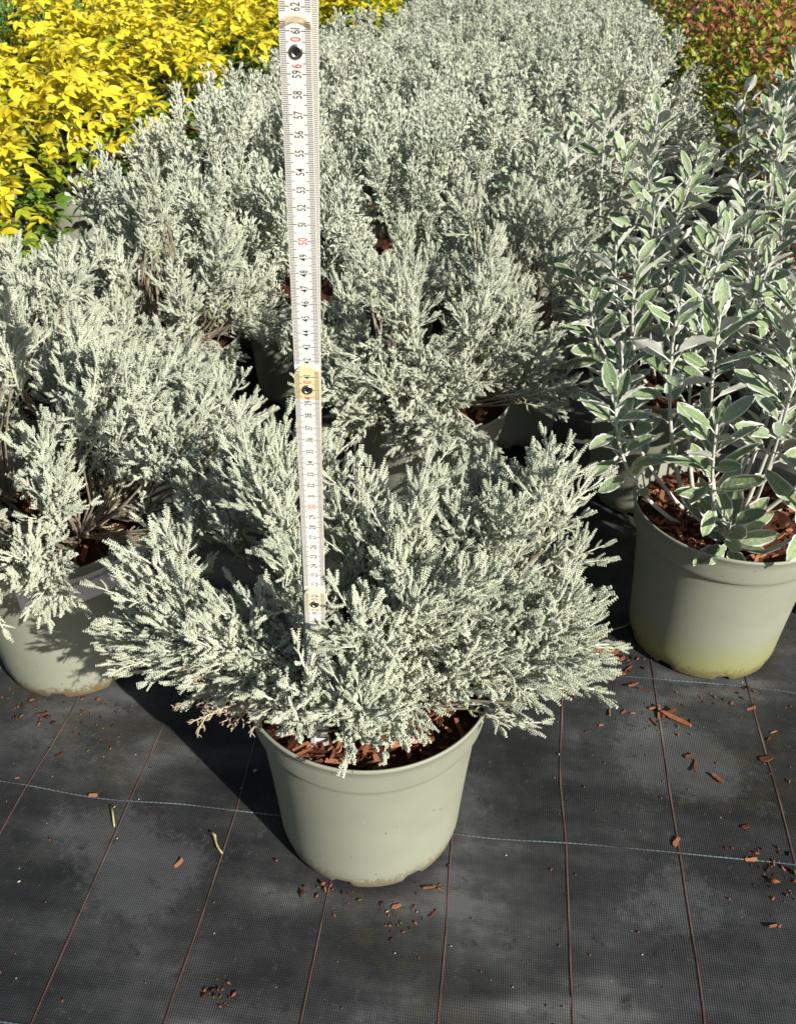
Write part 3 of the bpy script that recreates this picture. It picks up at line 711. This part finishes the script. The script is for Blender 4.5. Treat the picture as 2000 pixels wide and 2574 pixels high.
# ------------------------------------------------------------------ broad-leaved grey shrubs on the right
def broad_leaf(r, L, W, droop, fold, yellow=False):
    """elliptic leaf along +X: felted underside, pale scalloped margin, green upper face"""
    n = 11; t = np.linspace(0, 1, n); pet = L * .22
    w_ = W * np.sin(math.pi * np.clip(t, 0, 1) ** .92) ** .60; w_[0] = .0007; w_[-1] = .0004
    rows = []; cs = np.array((-1, -.80, -.42, 0, .42, .80, 1))
    ruf = r.normal(0, .0007, (n, 2))
    for i in range(n):
        x = pet + L * t[i]; z = -droop * L * (t[i] ** 2) + .02 * L * math.sin(t[i] * 5 + droop * 9)
        y = cs * w_[i] * (1 + .05 * math.sin(i * 2.6)); zz = z + fold * np.abs(y) + np.where(cs == 0, -.0006, 0)
        zz[0] += ruf[i, 0]; zz[-1] += ruf[i, 1]
        rows.append(np.c_[np.full(7, x), y, zz])
    V = np.concatenate(rows); F = []; mt = []
    for i in range(n - 1):
        for j in range(6):
            a = i * 7 + j; F += [(a, a + 7, a + 8), (a, a + 8, a + 1)]; mt += [1 if j in (0, 5) else 0] * 2
    b = MB(); b.add(V, np.array(F)[:, ::-1] if False else F, np.array(mt))
    U = V.copy(); U[:, 2] -= .0006; b.add(U, np.array(F)[:, ::-1], 1)
    p = [(0, 0, -.002), (pet * .5, 0, -.001), (pet, 0, 0), (pet + L * .5, 0, -droop * L * .25 - .0012)]
    b.add(*tube(p, [.0013, .0011, .0011, .0005], 5), 1)
    Vv, Ff, Mm = b.arrays()
    return b.mesh('leaf', [M['sage_yellow'] if yellow else M['sage'], M['felt']])
BL = [broad_leaf(rng, rng.uniform(.040, .058), rng.uniform(.0082, .0118), rng.uniform(-.05, .25), rng.uniform(.05, .45)) for _ in range(10)]
BLY = [broad_leaf(rng, .036, .009, .3, .2, True) for _ in range(2)]
BLS = [broad_leaf(rng, rng.uniform(.018, .024), .0055, .0, .5) for _ in range(3)]
def grey_shrub(x, y, label, seed, nst=17, H_=.27, R=.17, potm='pot', chips=0, limit=300, lean=(0, 0), extra=(), t0=.26):
    r = np.random.default_rng(900 + seed); root = empty('grey_leaved_shrub', (x, y, 0)); tag(root, label, 'shrub', 'grey broad-leaved shrubs in pots')
    add_pot(root, potm, seed, chips, r, seed * .7); count = 0
    tops = []
    for i in range(nst):
        az = i * 2.4 + r.normal(0, .25); q = math.sqrt((i + .6) / nst)
        tops.append(np.array((math.cos(az) * R * q + lean[0], math.sin(az) * R * q + lean[1], SOIL_Z + H_ * (1.08 - .45 * q * q) * r.uniform(.88, 1.12))))
    tops += [np.array(e) for e in extra]
    for top in tops:
        b0 = np.array((top[0] * .25 + r.normal(0, .012), top[1] * .25 + r.normal(0, .012), SOIL_Z - .008))
        mid = b0 * .45 + top * .55 + np.array((top[0] * .26, top[1] * .26, -.03))
        P = lambda t: (1 - t) ** 2 * b0 + 2 * t * (1 - t) * mid + t * t * top
        b = MB(); b.add(*tube([P(t) for t in np.linspace(0, 1, 8)], np.linspace(.0030, .0014, 8), 6)); b.build('stem', M['felt_stem'], root)
        nl = 19; ph = r.uniform(0, 6.28)
        for k in range(nl):
            if count >= limit: break
            t = t0 + (1 - t0) * (k / (nl - 1)) ** .8; ax = nrm(P(min(1, t + .02)) - P(t - .02)); ph += 2.4 + r.normal(0, .2)
            X, Y, Z = frame(ax, (0, 0, 1), ph); ang = RAD(72 - 40 * (k / (nl - 1)) ** 1.5 + r.normal(0, 8))
            d = X * math.cos(ang) + Z * math.sin(ang); u = Z * -math.cos(ang) + X * math.sin(ang)
            tw = r.normal(0, .45); yy = np.cross(u, d); yy, u = yy * math.cos(tw) + u * math.sin(tw), u * math.cos(tw) - yy * math.sin(tw)
            last = k >= nl - 4
            if k < 3 and r.random() < .10: me = BLY[r.integers(2)]
            elif k == nl - 1: me = BLS[r.integers(3)]
            else: me = BL[r.integers(len(BL))]
            s_ = r.uniform(.8, 1.12) * (.82 if last else 1.0) * (.8 + .2 * min(1, k / 3))
            o = link('leaf', me, root); o.matrix_basis = mat4(P(t), d, yy, u, s_); count += 1
    return root
grey_shrub(.420, .950, 'grey broad-leaved shrub in the pot stained green with algae at its foot', 1, 13, .27, .19, 'pot_algae', 200, extra=((-.035, -.085, .245), (.15, -.03, .29), (.10, .12, .32)), t0=.42)  # last two extra stems are added low on the right to shade the pot behind
grey_shrub(.423, 1.312, 'grey broad-leaved shrub in the shaded pot behind the algae-stained one', 2, 15, .26, .20, 'pot', 90)
grey_shrub(.440, 1.860, 'grey broad-leaved shrub standing against the edge of the silver bed', 3, 16, .27, .225, 'pot', 0)
grey_shrub(.745, 1.140, 'grey broad-leaved shrub beside the algae-stained pot, away from the silver bed', 4, 15, .28, .18, 'pot', 0)
grey_shrub(.745, 1.520, 'grey broad-leaved shrub in the middle of its group', 5, 15, .28, .21, 'pot', 40)
grey_shrub(.800, 1.930, 'tall grey broad-leaved shrub with upright stems in front of the reddish shrub', 6, 15, .38, .16, 'pot', 40)
grey_shrub(.810, .880, 'grey broad-leaved shrub at the front corner of its group, beside the algae-stained pot', 8, 15, .27, .18, 'pot', 0)
grey_shrub(1.02, 2.330, 'grey broad-leaved shrub at the far end of its group', 7, 16, .36, .17, 'pot', 0)

# ------------------------------------------------------------------ golden shrubs on the left
def leaflet(L, W, droop, r):
    n = 6; t = np.linspace(0, 1, n); w_ = W * np.sin(math.pi * t ** .85) ** .8; w_[0] = .0008; w_[-1] = .0004; V = []
    for i in range(n):
        z = -droop * L * t[i] ** 2; V += [(L * t[i], -w_[i], z + .28 * w_[i]), (L * t[i], 0, z), (L * t[i], w_[i], z + .28 * w_[i])]
    return np.array(V), grid_faces(n, 3)[:, ::-1]
def trifoliate(r, mats):
    b = MB(); pet = r.uniform(.02, .03); b.add(*tube([(0, 0, 0), (pet * .5, 0, .002), (pet, 0, .001)], [.0011, .0010, .0009], 4, False), 1)
    for a, s_ in ((0, 1), (.95, .85), (-.95, .85)):
        V, F = leaflet(r.uniform(.042, .058) * s_, r.uniform(.0095, .013), r.uniform(.05, .5), r); a += r.normal(0, .12)
        X = np.array((math.cos(a), math.sin(a), r.normal(0, .12))); X, Y, Z = frame(X, (0, 0, 1), r.normal(0, .25)); b.add(xf(V, (pet, 0, .001), X, Y, Z), F, 0)
    return b
TRI = {k: [trifoliate(rng, None) for _ in range(5)] for k in ('gold', 'lime', 'deep')}
TRIM = {k: [t.mesh('leaf', [M[k], M['gold_stem']]) for t in v] for k, v in TRI.items()}
def gold_leaves(r, n=85, R=.21, Hh=.28):
    out = []
    for i in range(n):
        az = r.uniform(0, 6.28); se = r.uniform(-.12, 1); ce = math.sqrt(1 - se * se); k = r.uniform(.72, 1.05)
        d = np.array((ce * math.cos(az), ce * math.sin(az), se)); p = np.array((d[0] * R * k, d[1] * R * k, SOIL_Z + .02 + Hh * se * k))
        hz = nrm(np.array((math.cos(az), math.sin(az), 0)) + r.normal(0, .9, 3) * np.array((1, 1, 0)))
        ax = nrm(hz + np.array((0, 0, r.normal(.12, .30)))); X, Y, Z = frame(ax, (0, 0, 1), r.normal(0, .35))
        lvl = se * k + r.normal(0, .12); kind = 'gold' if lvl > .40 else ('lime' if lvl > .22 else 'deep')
        out.append((kind, r.integers(5), p - X * .028, X, Y, Z, r.uniform(.56, .86)))
    return out
def gold_stem(root, r):
    for k in range(6):
        az = k * 1.05 + r.normal(0, .2); p = np.array((math.cos(az) * .13, math.sin(az) * .13, SOIL_Z + .19)); b = MB()
        b.add(*tube([(p[0] * .1, p[1] * .1, SOIL_Z - .01), (p[0] * .5, p[1] * .5, SOIL_Z + .09), p], [.004, .003, .002], 5)); b.build('stem', M['gold_stem'], root)
gold_spots = []
for i in range(5):
    for j in range(13):
        u = -1.00 - .33 * i - (.16 if j % 2 else 0); v = 1.55 + .32 * j
        gold_spots.append(uv(u + rng.normal(0, .03), v + rng.normal(0, .03)))
for u, v in ((-.72, 4.45), (-.80, 4.8), (-.72, 5.15), (-1.02, 4.55), (-.9, 5.5)): gold_spots.append(uv(u, v))
def in_view(p, pad=.3):
    q = Vector((p[0], p[1], .40 - CAM_H)); dz = q.dot(F_)
    return dz > .2 and abs(q.dot(R_) / dz) < 1000 / FPX + pad / dz * .8 and -q.dot(U_) / dz > -1287 / FPX - pad / dz
gold_spots = [p for p in gold_spots if in_view(p)]
gold_spots.sort(key=lambda p: math.hypot(p[0], p[1]))
def gold_far(seed):
    r = np.random.default_rng(seed); b = MB(); ix = {'gold': 0, 'lime': 1, 'deep': 2}
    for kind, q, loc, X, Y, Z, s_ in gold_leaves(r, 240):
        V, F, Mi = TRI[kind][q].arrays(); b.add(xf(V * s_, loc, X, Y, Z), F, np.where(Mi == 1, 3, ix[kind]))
    return b.mesh('foliage', [M['gold'], M['lime'], M['deep'], M['gold_stem']])
GF = [gold_far(s_) for s_ in (1, 2, 3)]
GREEN_CORNER = []
for i, p in enumerate(gold_spots):
    root = empty('golden_shrub', (p[0], p[1], 0), rng.uniform(0, 6.28))
    if i < 9:
        r = np.random.default_rng(1500 + i)
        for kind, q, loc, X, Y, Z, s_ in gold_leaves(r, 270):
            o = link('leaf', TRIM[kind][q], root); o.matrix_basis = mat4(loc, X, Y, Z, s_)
        gold_stem(root, r)
        tag(root, 'golden-leaved shrub along the edge of the silver bed, its lower leaves green', 'shrub', 'golden shrubs beside the silver bed')
    else:
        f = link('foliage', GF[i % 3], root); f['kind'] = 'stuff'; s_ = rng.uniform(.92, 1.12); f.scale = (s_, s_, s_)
        tag(root, 'golden-leaved shrub in the far part of the yellow bed', 'shrub', 'golden shrubs in the far yellow bed')
    add_pot(root, 'pot', i)

# ------------------------------------------------------------------ reddish shrubs and soft green plants at the far corners
def small_leaf_foliage(seed, mats, n=850, R=.24, Hh=.36, L=.026, upright=.7):
    r = np.random.default_rng(seed); b = MB(); V0, F0 = leaflet(L, L * .24, .2, r)
    for i in range(n):
        az = r.uniform(0, 6.28); se = r.uniform(.0, 1); ce = math.sqrt(1 - se * se); k = r.uniform(.6, 1.06) * (.85 + .3 * float(vnoise(az * 2 + seed, se * 4)))
        p = np.array((ce * math.cos(az) * R * k, ce * math.sin(az) * R * k, SOIL_Z + .01 + Hh * se * k))
        ax = nrm(r.normal(0, 1, 3) * .6 + np.array((math.cos(az) * ce, math.sin(az) * ce, upright))); X, Y, Z = frame(ax, (0, 0, 1), r.normal(0, .8))
        lump = float(vnoise(az * 1.3 + 7 * seed, se * 3 + 11)); m_ = 0 if (se * .5 + lump * .7 + r.normal(0, .18)) > .84 else (1 if r.random() < .75 else 2)
        b.add(xf(V0 * r.uniform(.7, 1.3), p, X, Y, Z), F0, m_)
    return b.mesh('foliage', mats)
RF = [small_leaf_foliage(s_, [M['red_leaf'], M['olive_leaf'], M['deep']]) for s_ in (5, 6)]
k = 0
for v in np.arange(2.75, 5.6, .36):
    for u in (.80, 1.16, 1.52):
        p = uv(u + rng.normal(0, .03), v + (.18 if u == 1.16 else 0) + rng.normal(0, .03))
        if not in_view(p): continue
        root = empty('reddish_shrub', (p[0], p[1], 0), rng.uniform(0, 6.28)); tag(root, 'small-leaved shrub with red and olive-yellow leaves beyond the silver bed', 'shrub', 'reddish shrubs beyond the silver bed')
        f = link('foliage', RF[k % 2], root); f['kind'] = 'stuff'; add_pot(root, 'pot', k); k += 1
def needle_foliage(seed, n=130):
    r = np.random.default_rng(seed); b = MB()
    for tip, dr in crown_tips(r, n, .24, .32, seed, .3):
        V, F, Mi = LOSH[r.integers(len(LOSH))]; s_ = r.uniform(.9, 1.3); X, Y, Z = frame(dr, (0, 0, 1), r.uniform(0, 6.28)); b.add(xf(V * s_, tip - X * SL * s_, X, Y, Z), F, 0)
    return b.mesh('foliage', [M['fine_green']])
NF = needle_foliage(31)
for (px, py) in ((25, 30), (-70, 90), (60, -40)):
    p = at(px, py, .40); root = empty('green_shrub', (p[0], p[1], 0)); tag(root, 'soft green fine-leaved shrub at the back of the golden bed', 'shrub', 'green shrubs behind the golden bed')
    f = link('foliage', NF, root); f['kind'] = 'stuff'; f.scale = (1.15, 1.15, 1.25); add_pot(root, 'pot', 1)

# ------------------------------------------------------------------ litter on the ground fabric
chips = [(1425, 1522, 1.3, .5), (1440, 1535, 1.5, -.5), (1405, 1520, 1.1, 1.3), (1395, 1510, .8, .2), (1470, 1612, 1.0, .3), (1482, 1632, .9, 1.2), (1530, 1660, 1.3, -.9), (1635, 1617, 1.0, .1), (1442, 1795, .8, .9),
         (1590, 1762, .6, .4), (1602, 1832, .5, .1), (1650, 1975, .8, .3), (1350, 1460, .8, .6), (1372, 1470, .7, -.2), (1200, 1470, .9, .9), (1225, 1480, .7, 1.6), (1282, 1545, .4, .2), (1255, 1400, 1.0, .1), (1280, 1385, 1.3, .2),
         (1300, 1395, 1.2, .4), (1315, 1372, 1.2, .3), (1290, 1408, .8, -.3), (1325, 1405, .9, .7), (1265, 1378, .9, 1.0), (1310, 1440, 1.2, .15), (1340, 1425, .6, .7), (1130, 1475, .5, .2), (1115, 1540, .6, .9), (1040, 1530, .5, .2),
         (1300, 1520, .7, 1.4), (1330, 1518, .6, .6), (1350, 1520, .4, .2), (1650, 1560, .5, .3), (1640, 1575, .6, .8), (1560, 1500, .6, .9), (1600, 1510, .5, .2), (915, 1890, .7, .2), (940, 1895, .6, -.4), (845, 1930, .6, .3), (925, 1945, .5, .8),
         (90, 1520, .8, .2), (125, 1607, .6, .7), (198, 1692, .8, .1), (380, 1838, .6, .8), (35, 1655, .4, .3), (320, 1632, .3, .1), (1250, 1560, .4, .3), (1180, 1300, .6, .2), (1395, 1540, .6, 2.0)]
for (px, py, s_, rz) in chips:
    p = at(px, py); o = link('bark_chip', CHIPS[rng.integers(16)]); o.location = (p[0], p[1], gz(p[0], p[1]) + .0022 * s_); o.rotation_euler = (rng.normal(0, .12), rng.normal(0, .12), rz); q = s_ * 1.2; o.scale = (q, q, q)
    tag(o, 'loose red-brown bark chip on the black ground fabric', 'bark chip', 'loose bark chips on the ground fabric')
def twig(pts, rad, label):
    P = [at(a, b) for a, b in pts]; P = [(p[0], p[1], gz(p[0], p[1]) + .002 + .002 * (i % 2)) for i, p in enumerate(P)]
    b = MB(); b.add(*tube(P, rad, 6)); tag(b.build('twig', M['twig']), label, 'twig')
twig([(450, 1773), (458, 1783), (460, 1795), (466, 1810), (474, 1818)], [.002, .0018, .0012, .0011, .0009], 'crooked yellow twig between two red threads beside the front pot')
twig([(236, 1716), (240, 1735), (243, 1760)], [.0016, .0011, .0009], 'straight dry twig touching the pale blue thread')
twig([(1300, 1345), (1330, 1338), (1352, 1325)], [.0008, .0008, .0006], 'thin grey stalk on the fabric beside the algae-stained pot')
b = MB()
O8 = np.array([(1, 0, 0), (0, 1, 0), (-1, 0, 0), (0, -1, 0), (0, 0, 1), (0, 0, -1)], float); OF8 = np.array([(0, 1, 4), (1, 2, 4), (2, 3, 4), (3, 0, 4), (1, 0, 5), (2, 1, 5), (3, 2, 5), (0, 3, 5)])
mt = []
for i in range(420):
    x, y = rng.uniform(-.5, .6), rng.uniform(.38, 1.05)
    if math.hypot(x - HX, y - HY) < .1: continue
    s_ = rng.gamma(2.0, .0005) + .0003; A = rng.normal(0, 1, (3, 3)); A, _ = np.linalg.qr(A)
    b.add((O8 * np.array((1.3, .8, .5)) * rng.uniform(.6, 1.2, (6, 1)) * s_) @ A + np.array((x, y, gz(x, y) + s_ * .6)), OF8, 0 if rng.random() < .35 else 1)
gr = b.build('grit', [M['grit'], M['bark']]); tag(gr, 'fine pale grit and crumbs scattered over the black ground fabric', 'grit', kind='stuff')
b = MB()
for (px, py, rad, n_) in ((1290, 1392, .035, 90), (1270, 1400, .02, 50), (1330, 1410, .03, 30), (60, 1500, .05, 60), (210, 1545, .04, 40), (1665, 1850, .035, 60), (700, 1885, .03, 50), (850, 1955, .02, 30), (900, 1860, .02, 30), (1560, 1470, .05, 40), (470, 2120, .012, 25), (1420, 1530, .03, 30)):
    c0 = at(px, py)
    for i in range(n_):
        x, y = c0[0] + rng.normal(0, rad * .6), c0[1] + rng.normal(0, rad * .6); s_ = rng.gamma(2.0, .0006) + .0003
        if math.hypot(x - HX, y - HY) < .098 or math.hypot(x - .42, y - .95) < .098 or math.hypot(x + .432, y - .906) < .098: continue
        A, _ = np.linalg.qr(rng.normal(0, 1, (3, 3))); b.add((O8 * np.array((1.6, .7, .5)) * s_) @ A + np.array((x, y, gz(x, y) + s_ * .5)), OF8, int(rng.choice(3, p=(.45, .4, .15))))
tag(b.build('soil_crumbs', [M['bark'], M['soil'], M['moss']]), 'dark soil crumbs, bark shreds and moss lying around the pots', 'soil', kind='stuff')
# pink petals lying on the soil of the front pot
for (px, py, s_, rz) in ((882, 1590, 1.0, .2), (902, 1588, .6, -.5)):
    p = at(px, py, .198); n_ = 9; t = np.linspace(0, 1, n_); b = MB(); w_ = .0042 * np.sin(math.pi * np.clip(t, .03, .97)) ** .7
    V = np.concatenate([[(.013 * t[i] - .006, k_ * w_[i], .0012 * abs(k_) + .0015 * math.sin(3 * t[i])) for k_ in (-1, 0, 1)] for i in range(n_)]); b.add(V * s_, grid_faces(n_, 3)[:, ::-1])
    o = b.build('petal', M['petal']); o.location = (p[0], p[1], .2035); o.rotation_euler = (.2, 0, rz); tag(o, 'fallen pink petal on the bark in the ruler pot', 'petal', 'fallen pink petals')
